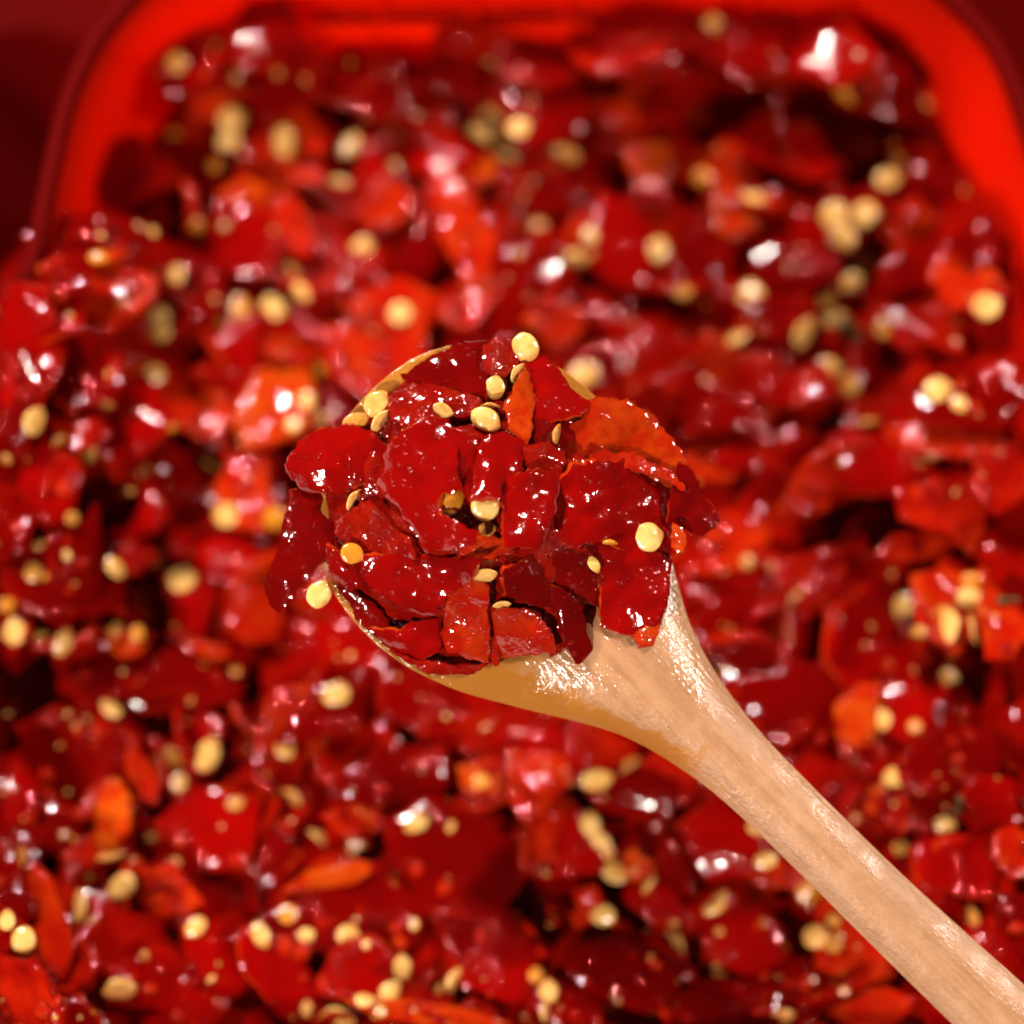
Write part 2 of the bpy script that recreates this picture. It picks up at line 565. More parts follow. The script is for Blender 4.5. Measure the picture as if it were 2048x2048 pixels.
def pick(kind, aspect, idx):
    a = min(ASPECTS, key=lambda q: abs(q - aspect))
    return PROTO[(kind, a, idx % (4 if a > .3 else 2))], a

PIECES = []                                      # (object, px, py, look)
bv_v, bv_f, bv_src = [], [], []
def add_bvh(o):
    n0 = len(bv_v); mw = o.matrix_basis
    bv_v.extend(mw @ v.co for v in o.data.vertices)
    for p in o.data.polygons:
        bv_f.append([n0 + i for i in p.vertices]); bv_src.append(o.name)

MATSET = {'s': ('up', 'skin_dark', 'flesh_dark'), 'b': ('up', 'skin', 'flesh'), 'f': ('in', 'skin', 'flesh'),
          'o': ('in', 'skin', 'flesh_orange'), 'd': ('in', 'skin_dark', 'flesh_dark')}
def put_piece(px, py, ln, wd, ang, look, dz=0., tilt=None, rnd=rng):
    """ln, wd in photo pixels; ang in degrees, anticlockwise in the picture"""
    kind, m0, m1 = MATSET[look]
    if wd > ln: ln, wd, ang = wd, ln, ang + 90
    me, a = pick(kind, wd / ln, rnd.randrange(4))
    p = at_z(px, py, dz); p = at_z(px, py, bed_h(p.x, p.y) + dz)
    mmpx = KPX * (p - CP).length / D_FOCUS
    L = ln * mmpx * 1.22; W = wd * mmpx * 1.22
    sx, sy = L / .010, W / (.010 * a)
    sz = max(.75, min(1.5, math.sqrt(sx * sy) * .8))
    o = bpy.data.objects.new('chilli_piece', me); COL.objects.link(o)
    tx, ty = tilt if tilt else (rnd.gauss(0, 10), rnd.gauss(0, 10))
    o.matrix_basis = Matrix.Translation(p) @ Euler((R(tx), R(ty), 0)).to_matrix().to_4x4() @ \
        Matrix.Rotation(R(ang), 4, 'Z') @ Matrix.Diagonal((sx, sy, sz, 1))
    for i, mm in ((0, m0), (1, m1)):
        o.material_slots[i].link = 'OBJECT'; o.material_slots[i].material = M[mm]
    PIECES.append(dict(o=o, px=px, py=py, ln=ln, wd=wd, look=look, ang=ang, big=dz >= 0, seeds=0))
    add_bvh(o)
    return o

# listed by crop: (origin of the crop in photo pixels), then x, y, length, width, angle, look in crop pixels (2.76 per photo pixel)
ZC = 2.76
BIG = {
 (0, 0): [(690, 920, 470, 400, 0, 's', 12), (1150, 330, 520, 380, 20, 's', 15), (1560, 440, 520, 360, 60, 's', 10), (520, 1290, 600, 250, 10, 's', 10),
   (400, 1465, 500, 75, 14, 'o', 4), (1350, 1330, 520, 400, 30, 'b', 3), (640, 1640, 400, 340, -30, 'f', 2), (120, 1780, 340, 440, 0, 'b', 5), (420, 1830, 220, 320, 10, 's', 0),
   (1080, 1720, 500, 170, 62, 's', 2), (1350, 1070, 260, 140, 0, 'o', 3), (1690, 720, 350, 110, -65, 'f', 3), (1640, 1260, 360, 150, -65, 'f', 3), (1080, 430, 260, 150, -20, 'f', 3),
   (1050, 850, 380, 260, -10, 's', 1), (1700, 980, 200, 120, -20, 'f', 2), (1260, 1850, 340, 260, 20, 'b', 1), (1350, 700, 330, 260, 60, 's', 1), (940, 1150, 300, 200, 0, 's', 2)],
 (674, 0): [(230, 480, 480, 320, -25, 's', 12), (690, 400, 420, 260, -10, 's', 14), (760, 250, 420, 200, 5, 'd', 17), (1130, 440, 520, 640, 10, 's', 17), (1450, 260, 420, 300, 10, 's', 19), (560, 850, 460, 300, -15, 'b', 2), (250, 1110, 340, 340, 40, 'f', 2),
   (650, 1120, 260, 300, 0, 'f', 2), (760, 1370, 460, 280, -65, 'f', 2), (1160, 1010, 420, 260, 0, 's', 3), (1600, 1350, 480, 520, 0, 'b', 3), (1130, 1560, 360, 500, 0, 's', 2), (460, 1420, 400, 200, 70, 's', 3),
   (330, 1700, 520, 260, 0, 'f', 1), (720, 1720, 300, 260, 10, 'f', 1), (930, 1640, 520, 280, 75, 's', 3), (1720, 910, 280, 220, 0, 'o', 3), (1560, 520, 440, 400, 30, 'f', 2), (1760, 260, 460, 380, 0, 's', 18),
   (1230, 1800, 340, 340, 0, 'f', 2), (1380, 960, 300, 260, 0, 's', 1), (800, 960, 240, 120, 60, 'o', 1), (520, 700, 260, 200, 0, 'd', 1)],
 (1348, 0): [(620, 760, 700, 380, -20, 'b', 3), (330, 1190, 350, 220, 80, 'o', 3), (1260, 1120, 760, 330, 12, 's', 4), (1090, 400, 520, 480, 0, 's', 14), (1150, 215, 440, 120, -12, 'b', 18), (620, 300, 560, 400, 10, 's', 17),
   (1400, 1480, 460, 260, 20, 'b', 3), (1720, 1350, 400, 220, 20, 's', 3), (1440, 640, 360, 320, 0, 's', 4), (1600, 1600, 360, 300, -30, 'f', 2), (680, 1460, 520, 320, 10, 's', 2), (1300, 1760, 420, 300, 0, 'b', 2),
   (200, 260, 500, 420, 0, 's', 17), (220, 920, 320, 220, 10, 'f', 2), (1330, 900, 300, 220, 0, 'f', 1), (1780, 800, 300, 360, 0, 's', 2), (560, 1780, 420, 300, 0, 's', 1), (120, 1500, 280, 420, 0, 's', 1)],
 (0, 674): [(150, 160, 320, 460, 0, 'b', 3), (500, 220, 420, 340, 20, 's', 1), (690, 450, 460, 440, 30, 'b', 3), (1260, 150, 500, 340, 70, 'b', 2), (1530, 410, 560, 400, 70, 'o', 3), (1170, 450, 300, 240, 60, 'f', 2),
   (1080, 850, 560, 400, 0, 's', 3), (280, 780, 320, 420, 20, 'b', 1), (700, 1010, 460, 300, 40, 'b', 2), (1000, 1500, 360, 440, 0, 'b', 2), (300, 1220, 520, 560, 0, 's', 2), (620, 1560, 380, 360, 0, 's', 1),
   (900, 1820, 900, 300, 5, 's', 4), (1370, 900, 440, 280, -80, 'f', 2), (1240, 1200, 380, 320, 0, 'b', 1), (1430, 1560, 340, 280, 60, 'f', 1), (700, 1690, 220, 150, 0, 'o', 3), (1130, 1730, 250, 80, -15, 'o', 5),
   (90, 1600, 260, 300, 0, 'd', 0), (450, 560, 260, 200, 0, 'd', 0), (80, 1000, 260, 340, 0, 's', 1)],
 (1348, 674): [(650, 270, 460, 300, 20, 'b', 3), (800, 790, 520, 240, 45, 'f', 4), (1350, 620, 780, 600, 20, 'b', 2), (1500, 960, 480, 320, 5, 'd', 4), (1300, 1180, 400, 150, 10, 'f', 4), (350, 680, 260, 130, -10, 'b', 1),
   (430, 1620, 700, 460, 0, 's', 1), (1050, 1660, 600, 380, 70, 'b', 3), (1540, 1540, 520, 460, 0, 'f', 1), (1220, 1860, 480, 300, 0, 'b', 2), (1620, 350, 600, 300, 0, 's', 2), (1820, 1600, 260, 320, 0, 'f', 1),
   (1000, 1360, 400, 240, -20, 's', 0), (330, 1250, 420, 320, 0, 's', 0), (200, 350, 420, 420, 0, 's', 1), (1800, 800, 300, 420, 0, 'd', 1), (1080, 430, 240, 160, 0, 'd', 0)],
 (0, 1348): [(380, 430, 600, 480, -20, 's', 3), (960, 90, 700, 220, 0, 's', 3), (1740, 200, 520, 320, 10, 's', 2), (640, 770, 380, 170, 88, 'o', 4), (790, 560, 300, 130, -65, 'f', 3), (1180, 870, 560, 480, 20, 'b', 4),
   (1470, 780, 620, 360, 80, 's', 1), (240, 1300, 640, 200, -65, 'f', 3), (960, 1220, 340, 320, -30, 'f', 3), (1550, 1660, 580, 300, -48, 'b', 3), (1180, 1560, 500, 240, -60, 'b', 2), (860, 1700, 420, 300, 0, 'b', 1),
   (1800, 1340, 700, 320, 10, 's', 3), (1800, 1130, 460, 110, 15, 'o', 2), (280, 830, 420, 300, 20, 's', 1), (1000, 1850, 460, 260, 0, 'b', 1), (440, 1620, 260, 320, 0, 'd', 0), (1100, 330, 260, 360, 10, 'b', 1),
   (650, 380, 220, 400, 0, 's', 1), (520, 990, 320, 160, 10, 'd', 2), (110, 900, 200, 420, 10, 's', 1)],
 (674, 1348): [(640, 980, 860, 640, -20, 's', 6), (330, 560, 620, 320, 10, 's', 4), (200, 1270, 600, 380, -15, 's', 3), (1110, 930, 400, 180, 65, 'f', 4), (1290, 960, 380, 360, 20, 'b', 3), (850, 1450, 520, 380, 0, 's', 2),
   (1650, 640, 520, 300, -10, 's', 2), (1700, 1050, 500, 320, -30, 's', 2), (1760, 1260, 320, 220, -30, 'b', 3), (1600, 1650, 620, 360, -20, 's', 2), (900, 1620, 420, 380, 0, 'b', 1), (150, 1660, 460, 340, 0, 'b', 2),
   (480, 1870, 720, 110, -8, 'o', 5), (1280, 1800, 420, 300, 0, 's', 1), (560, 210, 700, 320, -20, 's', 1), (1120, 400, 500, 220, -20, 'b', 1), (1650, 1050, 190, 120, -40, 'o', 4), (100, 810, 300, 160, 0, 'f', 3),
   (1150, 560, 300, 240, 0, 'f', 2), (800, 570, 240, 170, 10, 'o', 3), (1120, 1290, 300, 200, 0, 's', 0)],
 (1348, 1348): [(1010, 240, 380, 220, 65, 'o', 4), (1360, 200, 520, 380, 0, 'b', 2), (1250, 470, 420, 280, 0, 'b', 1), (1620, 470, 700, 340, 20, 's', 2), (1450, 720, 520, 300, 0, 's', 2), (1600, 1060, 520, 320, 0, 'b', 2),
   (1860, 1000, 220, 300, 0, 'f', 3), (200, 960, 500, 440, 20, 'b', 3), (450, 1500, 460, 360, 0, 'b', 1), (960, 1500, 520, 400, -60, 'f', 2), (1900, 1420, 360, 420, 0, 's', 2), (300, 1820, 620, 300, 0, 's', 2),
   (820, 1720, 600, 320, 0, 's', 1), (720, 160, 600, 400, 0, 's', 1), (960, 720, 300, 260, 0, 's', 0), (1120, 690, 200, 90, 60, 'o', 3), (1750, 720, 300, 280, 0, 'b', 2), (1100, 1850, 380, 200, 10, 'f', 1)],
}
# around and behind the spoon
MID = [(515, 60, 150, 150, 0, 's', 19), (440, 120, 150, 100, 30, 's', 16), (1310, 70, 190, 130, 0, 's', 21), (1480, 75, 200, 140, 0, 's', 21), (1640, 95, 200, 130, -15, 'b', 20), (1770, 120, 150, 110, -40, 's', 17), (1230, 110, 190, 130, 0, 'd', 18), (1080, 120, 170, 110, 10, 's', 17),
       (60, 560, 230, 130, 14, 's', 2), (20, 660, 190, 170, 0, 'b', 3), (110, 500, 230, 110, 14, 's', 2), (5, 800, 170, 200, 0, 's', 2), (90, 620, 200, 150, 40, 'b', 1),
       (5, 1915, 190, 130, -50, 's', 15), (60, 2010, 200, 140, -50, 'd', 15), (150, 2060, 170, 120, -40, 's', 10), (-5, 1810, 170, 130, 60, 's', 6), (0, 1700, 160, 130, 20, 's', 6), (-10, 1580, 150, 150, 0, 'b', 4), (0, 1420, 170, 160, 70, 's', 3), (-5, 1250, 170, 150, 0, 's', 3),
       (760, 700, 220, 160, 20, 'f', 0), (1180, 730, 200, 160, 0, 's', 0), (1330, 820, 240, 180, 40, 's', 0), (840, 880, 200, 180, 0, 's', -1), (1000, 980, 220, 200, 0, 's', -2),
       (1180, 1050, 220, 180, 10, 's', -2), (760, 1080, 220, 160, 50, 'b', -1), (900, 1200, 200, 160, 0, 's', -2), (1100, 1230, 220, 170, 0, 's', -2), (800, 1330, 210, 140, 20, 's', -1),
       (1300, 1150, 200, 150, 0, 's', -1), (700, 1180, 180, 150, -20, 'b', 0), (1250, 1330, 200, 160, 0, 's', -2), (690, 1290, 170, 110, 0, 'b', 0), (1000, 760, 200, 170, 0, 's', -1)]

# filler layer first: sunk between and beneath the rest
tries = 0; spots = []
while len(spots) < 230 and tries < 12000:
    tries += 1
    px, py = rng.uniform(-80, 2130), rng.uniform(60, 2130)
    if all((px - a) ** 2 + (py - b) ** 2 > 96 ** 2 for a, b in spots):
        p = at_z(px, py, 0)
        i = min(range(NR), key=lambda j: (rim[j] - p.xy).length_squared)
        if (p.xy - rim[i]).dot(rimn[i]) < -.014:
            spots.append((px, py))
fill = sorted(((rng.uniform(120, 210), rng.uniform(70, 150), px, py) for px, py in spots), key=lambda q: -q[0] * q[1])
scraps = []
for k, (ln, wd, px, py) in enumerate(fill):
    o = put_piece(px, py, ln, wd, rng.uniform(0, 180), rng.choice('sssbbdfd'), rng.uniform(-.0035, -.0015), (rng.gauss(0, 24), rng.gauss(0, 24)))
    if k >= 84: scraps.append(o)
PIECES = [p for p in PIECES if p['o'] not in scraps]
jv, jf, jm, jmats = [], [], [], []
for o in scraps:                                 # the many small ones between, joined
    n0 = len(jv); jv.extend(o.matrix_basis @ v.co for v in o.data.vertices)
    ms = [sl.material for sl in o.material_slots]
    for m in ms:
        if m not in jmats: jmats.append(m)
    for p in o.data.polygons:
        jf.append([n0 + i for i in p.vertices]); jm.append(jmats.index(ms[p.material_index]))
    bpy.data.objects.remove(o)
bv_src = [None if k is None else k for k in bv_src]
js = mesh_obj('chilli_scraps', jv, jf, jmats, fmat=jm)
tag(js, 'small red chilli scraps sunk between the larger pieces in the tub', 'chilli scraps', kind='stuff')
for (ox, oy), lst in BIG.items():
    for x, y, l, wd, a, look, dz in lst:
        o = put_piece(ox + x / ZC, oy + y / ZC, l / ZC, wd / ZC, a, look, dz * .0007 + .0006)
for px, py, l, wd, a, look, dz in MID:
    put_piece(px, py, l, wd, a, look, dz * .001)

BVH = BVHTree.FromPolygons(bv_v, bv_f)

# ---- seeds
def seed_mesh(name, k):
    rnd = random.Random(500 + k)
    bm = bmesh.new(); bmesh.ops.create_icosphere(bm, subdivisions=3, radius=1)
    fl = (.32, .25, .40, .22)[k % 4]
    for v in bm.verts:
        x, y, z = v.co
        r = 1 + .10 * noise.noise((x * 1.3 + k * 5, y * 1.3, z * 1.3))
        x *= r; y *= r
        tip = max(0, x - .55)
        y *= 1 - .55 * tip; x += tip * (.30 if k % 2 == 0 else .12)          # the pointed hilum
        rimw = math.hypot(x, y)
        z *= fl * (1 - .25 * max(0, .55 - rimw))
        z += .14 * (x * x - .3) * (1 if k % 3 else -1) + .07 * noise.noise((x * 2.2 + k, y * 2.2, 1.5))
        if k % 3 == 1 and x > .5: y += .25 * (x - .5)
        v.co = Vector((x, y * .88, z)) * .00185
    me = bpy.data.meshes.new(name); bm.to_mesh(me); bm.free()
    me.polygons.foreach_set('use_smooth', [True] * len(me.polygons))
    me.materials.append(M['seed'])
    return me
SEEDM = [seed_mesh('chilli_seed', k) for k in range(6)]
SEEDS = []
def orient(nrm, ang):
    z = nrm.normalized()
    x = Vector((math.cos(ang), math.sin(ang), 0)); x = (x - z * x.dot(z)).normalized()
    return Matrix((x, z.cross(x), z)).transposed().to_4x4()
def put_seed(px, py, l, wd, ang, tone):
    d = ray(px, py)
    hit, nrm, idx, dist = BVH.ray_cast(CP, d)
    if hit is None:
        p = at_z(px, py, -.004); hit, nrm, idx = p, Vector((0, 0, 1)), None
    if nrm.dot(d) > 0: nrm = -nrm
    if wd > l: l, wd, ang = wd, l, ang + 90
    mmpx = KPX * (hit - CP).length / D_FOCUS
    o = bpy.data.objects.new('chilli_seed', SEEDM[rng.randrange(6)]); COL.objects.link(o)
    n2 = (nrm.normalized() * .75 - d * .55)
    m = orient(n2, R(ang) + (math.pi if rng.random() < .5 else 0))
    sx = l * mmpx / .0037; sy = wd * mmpx / .00325
    roll = 0
    if wd / l < .62:                            # standing on edge
        sy = sx * .95; roll = rng.choice((-1, 1)) * R(62)
    o.matrix_basis = Matrix.Translation(hit - d * .0005) @ m @ Matrix.Rotation(roll, 4, 'X') @ Matrix.Diagonal((sx, sy, (sx + sy) / 2, 1))
    o.material_slots[0].link = 'OBJECT'
    o.material_slots[0].material = M[{'c': 'seed', 'd': 'seed_dim', 'o': 'seed_orange'}[tone]]
    src = bv_src[idx] if idx is not None else None
    SEEDS.append(dict(o=o, px=px, py=py, l=l, wd=wd, tone=tone, on=src))
    return o
SD = {
 (0, 0): "980 345 120 120 0 d;1275 660 150 145 0 c;1262 775 130 115 0 c;1570 780 125 175 0 c;960 750 90 80 0 o;830 1455 150 130 0 c;970 1525 80 130 0 c;1880 1020 130 85 -40 c;1615 1490 130 75 -55 d;1665 1610 120 75 -60 c;1515 1690 160 140 60 c;1325 1700 115 140 0 d;880 1750 115 120 0 c;885 1840 120 90 20 c;540 1420 110 70 0 o;1720 590 100 70 60 o;1180 915 80 75 0 o;1090 1250 90 90 40 o",
 (674, 0): "70 800 150 95 55 c;80 1235 165 140 -50 c;140 1375 140 125 60 c;865 655 165 150 0 c;790 740 150 90 -45 c;1005 705 120 115 0 c;900 765 110 90 20 c;930 880 140 75 0 c;1250 860 180 70 -8 d;1425 485 95 95 0 o;1395 1305 85 120 0 c;1315 1435 130 125 0 c;1415 1545 120 110 0 c;1790 1385 160 150 0 c;350 1730 135 125 20 c;1900 1620 90 80 0 d;1110 1250 100 90 0 d",
 (1348, 0): "440 1105 130 125 0 c;160 980 100 105 0 o;530 1215 75 140 0 c;1025 840 140 130 0 c;1225 905 110 120 0 d;1180 990 140 130 0 c;1745 880 140 140 0 c;1660 1000 165 165 0 c;1800 1140 150 120 -60 c;885 1190 160 150 0 c;930 1310 165 140 -50 c;1060 1190 155 155 0 c;1050 1440 170 165 0 c;985 1560 130 110 40 c;845 1650 100 115 0 d;435 1630 170 160 30 c;1725 1690 155 155 0 c;890 1765 130 85 30 c;715 1840 125 190 0 c;1150 1810 95 120 0 d;340 1870 160 80 30 c;50 1615 95 90 0 d;945 530 130 80 -40 o;1410 550 90 100 0 o;215 120 100 90 0 d;1800 1810 105 90 -50 o;1710 1810 75 80 0 d",
 (0, 674): "190 465 130 165 0 c;850 205 130 130 -40 c;330 590 120 60 55 d;1190 715 150 80 -25 d;690 860 100 65 10 c;400 1000 80 80 50 d;185 1300 105 110 0 d;640 1275 140 90 -50 c;1005 1335 155 150 10 c;1250 980 140 140 0 c;1515 1000 140 130 0 o;85 1630 130 150 0 c;40 1480 90 90 0 o;350 1690 100 160 -20 c;240 1790 85 110 0 d;230 1660 80 80 0 d;1690 350 90 110 0 c;1620 480 90 90 0 c;1740 440 140 90 15 c;1755 185 95 95 0 o;640 1610 90 85 0 d;760 1640 80 100 0 o;495 630 75 120 0 c",
 (1348, 674): "860 185 160 125 -40 c;975 270 120 130 0 d;1450 290 145 140 0 c;1575 365 85 110 40 c;1875 200 125 170 0 c;1070 470 135 70 5 d;970 935 95 150 0 c;1080 1225 155 150 0 c;1720 1070 115 120 0 d;1905 935 110 110 0 c;1900 1080 120 150 0 c;1275 1485 175 130 55 c;1500 1590 105 210 0 c;1625 1440 130 130 0 c;1655 1610 90 170 10 c;1700 1735 130 140 0 c;1350 1630 100 90 0 d;1520 1880 135 95 -35 c;315 1850 140 70 5 d;1170 110 65 75 0 d;1860 1440 90 80 0 d;1640 1340 120 80 0 o;410 1240 90 85 0 d",
 (0, 1348): "615 190 130 85 -38 c;1150 450 190 130 65 c;960 460 130 85 -50 d;990 600 85 100 0 c;1575 415 105 130 0 c;805 850 180 115 -55 c;1300 715 100 80 0 d;1620 680 120 65 -42 d;1885 715 90 105 0 c;1760 890 145 75 -42 c;675 1170 165 130 40 c;440 1285 110 180 0 c;520 1380 90 70 -45 d;720 1425 145 120 0 c;900 1485 170 140 0 c;1080 1395 130 95 45 c;40 1360 85 110 0 c;130 1470 130 150 0 c;1440 1440 150 95 -60 c;1590 1325 115 110 0 o;1690 1440 95 80 0 c;660 1740 175 130 0 c;640 1880 155 95 -5 c;1465 1840 145 90 -55 c;1695 1855 70 95 0 c;1850 1890 180 95 0 c;590 1010 120 65 10 d;1850 110 145 120 30 c;120 1010 65 120 0 d;970 1040 65 60 0 d",
 (674, 1348): "20 110 110 125 0 c;30 720 90 100 0 d;440 825 145 95 22 c;110 970 105 130 20 d;60 1440 125 110 0 c;1430 585 175 120 8 c;1610 500 135 65 40 d;790 590 110 90 0 o;1400 830 110 150 10 c;1455 920 130 90 -40 c;1500 990 85 80 0 d;1390 1110 140 70 -25 d;1530 1090 180 120 -30 c;1720 1160 115 70 55 c;1130 1090 100 60 -25 d;1215 1165 130 80 -55 c;1475 1330 145 115 0 c;1835 1470 175 100 -52 c;360 1620 105 130 0 c;290 1750 140 95 40 c;150 1800 115 95 0 c;240 1860 75 75 0 d;640 1690 150 80 65 c;675 1745 125 95 30 c;570 1740 60 60 0 d;1170 1750 110 120 0 c;1100 1660 90 85 30 o;1505 1820 70 100 0 c;1150 1860 65 115 -10 c;1080 1890 120 80 0 d;40 1920 125 80 0 c",
 (1348, 1348): "1770 190 180 110 -5 c;1150 250 100 110 0 c;1230 565 175 115 12 c;1500 840 120 120 0 c;450 850 95 70 -35 c;505 1030 130 90 15 c;740 1210 145 135 0 o;230 1270 165 75 42 c;780 1450 150 130 0 c;880 1490 100 100 0 d;20 1490 80 140 10 c;255 1630 95 90 0 c;1520 40 130 95 -40 c;1650 1340 70 115 20 d;360 1680 90 110 0 o;600 1890 140 95 0 c;880 1360 80 75 0 d;940 1750 60 55 0 d;1250 960 85 80 0 d;1330 290 80 75 0 o",
}
for (ox, oy), s in SD.items():
    for q in s.split(';'):
        x, y, l, wd, a, tone = q.split()
        put_seed(ox + float(x) / ZC, oy + float(y) / ZC, float(l) / ZC * .97, float(wd) / ZC * .97, float(a), tone)
put_seed(1168, 748, 60, 50, 10, 'c')

# ---- stem scraps
STEMS = []
for k, (px, py, l, ang) in enumerate([(1698, 668, 75, -45), (2016, 1202, 40, 20), (1945, 1350, 60, 10), (1912, 1612, 40, 70)]):
    d = ray(px, py); hit, nrm, idx, dist = BVH.ray_cast(CP, d)
    if hit is None: hit, nrm = at_z(px, py, 0), Vector((0, 0, 1))
    bm = bmesh.new()
    rings = []
    for i in range(9):
        s = i / 8; L = l * .0000865
        x = (s - .5) * L; y = .12 * L * math.sin(s * 3 + k); r = L * (.17 + .05 * math.sin(5 * s + k)) * (1 if 0 < i < 8 else .55)
        rings.append([bm.verts.new((x, y + r * math.cos(t) * (1 + .12 * math.cos(3 * t)), r * .8 * math.sin(t))) for t in (6.2832 * j / 10 for j in range(10))])
    for a, b in zip(rings, rings[1:]):
        for j in range(10): bm.faces.new((a[j], a[(j + 1) % 10], b[(j + 1) % 10], b[j]))
    bm.faces.new(list(reversed(rings[0]))); bm.faces.new(rings[-1])
    me = bpy.data.meshes.new('stem_scrap'); bm.to_mesh(me); bm.free()
    me.polygons.foreach_set('use_smooth', [True] * len(me.polygons)); me.materials.append(M['stem'])
    o = bpy.data.objects.new('stem_scrap', me); COL.objects.link(o)
    o.matrix_basis = Matrix.Translation(hit - d * .0008) @ orient(-d, R(ang))
    STEMS.append((o, px, py))
for (o, px, py), lab in zip(STEMS, ['long olive-brown stem scrap beside seeds, right of the upper middle', 'small dark olive stem scrap above a cluster of cream seeds at the right edge',
                                    'olive stem scrap below a cluster of cream seeds near the right edge', 'tiny dark stem scrap just above a lone round seed, right of the handle']):
    tag(o, lab, 'stem scrap', 'scraps of chilli stem in the tub')

# ------------------------------------------------------------------ the wooden spoon
FR = Matrix((CR, CU, -AX)).transposed().to_4x4()
FO = CP + AX * D_FOCUS                           # middle of the spoon plane
def spx(px, py):                                 # photo pixel -> coordinates in the spoon plane
    return Vector(((px - 1024) * KPX, (1024 - py) * KPX))
BC = spx(954, 1018)                              # centre of the bowl
U1 = Vector((1, 1)).normalized(); V1 = Vector((1, -1)).normalized()     # across (to upper right), along (down the handle)
PX9 = KPX * 2048 / 1932
ST = [(-300, 0, 0), (-299, 8, 30), (-296, 12, 60), (-288, 12, 100), (-270, 10, 145), (-240, 8, 195), (-200, 4, 236), (-150, 0, 270), (-95, -2, 296), (-40, -3, 308), (20, -3, 312),
      (75, -3, 309), (125, -4, 298), (170, -4, 283), (215, -5, 264), (260, -6, 241), (305, -7, 215), (350, -7, 188), (395, -6, 161), (440, -4, 136), (490, 0, 114), (545, 3, 97),
      (610, 5, 83), (690, 8, 72), (790, 10, 68), (920, 11, 67), (1060, 12, 68), (1220, 16, 71), (1400, 22, 75), (1650, 28, 80), (2000, 34, 88), (2400, 38, 97), (2700, 40, 100), (2850, 40, 92),
      (2920, 40, 70), (2950, 40, 40), (2958, 40, 0)]
def st_interp(n=150):
    out = []
    for i in range(len(ST) - 1):
        a, b = ST[i], ST[i + 1]
        p = ST[max(0, i - 1)]; q = ST[min(len(ST) - 1, i + 2)]
        m = 3
        for k in range(m):
            s = k / m
            def cr(j):
                d = b[0] - a[0]
                ma = (b[j] - p[j]) / max(1e-6, b[0] - p[0]) * d; mb = (q[j] - a[j]) / max(1e-6, q[0] - a[0]) * d
                return (2 * s ** 3 - 3 * s * s + 1) * a[j] + (s ** 3 - 2 * s * s + s) * ma + (-2 * s ** 3 + 3 * s * s) * b[j] + (s ** 3 - s * s) * mb
            if i == 0: out.append((a[0] + (b[0] - a[0]) * s, a[1] + (b[1] - a[1]) * s, 30 * math.sqrt(s)))
            else: out.append((a[0] + (b[0] - a[0]) * s, cr(1), max(0, cr(2))))
    out.append(ST[-1])
    return out
NT_ = 30
def spoon_top(u, v, hw):                         # all in 1932-pixel units, answer in metres
    t = u / hw if hw > 1 else 0
    r = math.hypot(u / 285., v / 275. if v < 0 else v / 300.)
    bowl = -.0105 * max(0, 1 - r ** 2.3)
    k = smooth01(v, 190, 310)                    # neck and handle have a softly rounded top
    crown = -(.0018 + .0016 * smooth01(v, 200, 300) * (1 - smooth01(v, 520, 750))) * abs(t) ** 2.6 * k - .0003 * abs(t) ** 8 * (1 - k)
    up = .0010 * smooth01(v, 250, 420) - .0008 * smooth01(v, 420, 800)
    return bowl + crown + up
def spoon_thick(u, v, hw):
    t = abs(u / hw) if hw > 1 else 0
    bowl = .0026 + .0022 * (1 - t * t)
    neck = .0042 + .0026 * (1 - t ** 3)
    k = smooth01(v, 180, 520)
    return bowl * (1 - k) + neck * k
stations = st_interp()
SV, SF = [], []
ring_n = 2 * (NT_ + 1)
for (v, c, hw) in stations:
    top, bot = [], []
    for j in range(NT_ + 1):
        t = math.sin((j / NT_ - .5) * math.pi)
        u = t * hw
        z = spoon_top(u, v, max(hw, 1))
        top.append((u + c, v, z))
        th = spoon_thick(u, v, max(hw, 1))
        inset = 1 - .02 * abs(t) ** 6
        bot.append(((u) * inset + c, v, z * (1 if v < 300 else 1) - th))
    loop = top + bot[::-1]
    SV.append(loop)
V = []
for loop in SV:
    for (u, v, z) in loop: V.append(Vector((u * PX9, -v * PX9, z)))
for i in range(len(SV) - 1):
    for j in range(ring_n):
        k = (j + 1) % ring_n
        SF.append((i * ring_n + j, (i + 1) * ring_n + j, (i + 1) * ring_n + k, i * ring_n + k))
tmp = bpy.data.meshes.new('tmp'); tmp.from_pydata([tuple(v) for v in V], [], SF); tmp.update()
NRM = [v.normal.copy() for v in tmp.vertices]
spoon = empty('wooden_spoon', (0, 0, 0))
tag(spoon, 'pale wooden spoon heaped with chopped chilli, held over the full tub', 'spoon')
# local x across, y towards the tip, z to the camera
SX = FR.to_3x3() @ Vector((U1.x, U1.y, 0)); SY = FR.to_3x3() @ Vector((-V1.x, -V1.y, 0)); SZ = -AX
SM = Matrix((SX, SY, SZ)).transposed().to_4x4(); SM.translation = FO + FR.to_3x3() @ Vector((BC.x, BC.y, 0))
spoon.matrix_basis = SM
cut = min(range(len(stations)), key=lambda i: abs(stations[i][0] - 470))
for nm, a, b in (('bowl', 0, cut), ('handle', cut, len(SV) - 1)):
    idx = range(a * ring_n, (b + 1) * ring_n)
    fcs = [tuple(q - a * ring_n for q in f) for f in SF[a * ring_n:b * ring_n]]
    o = mesh_obj(nm, [V[i] for i in idx], fcs, M['wood'], spoon)
    o.data.normals_split_custom_set_from_vertices([NRM[i] for i in idx])
bpy.data.meshes.remove(tmp)

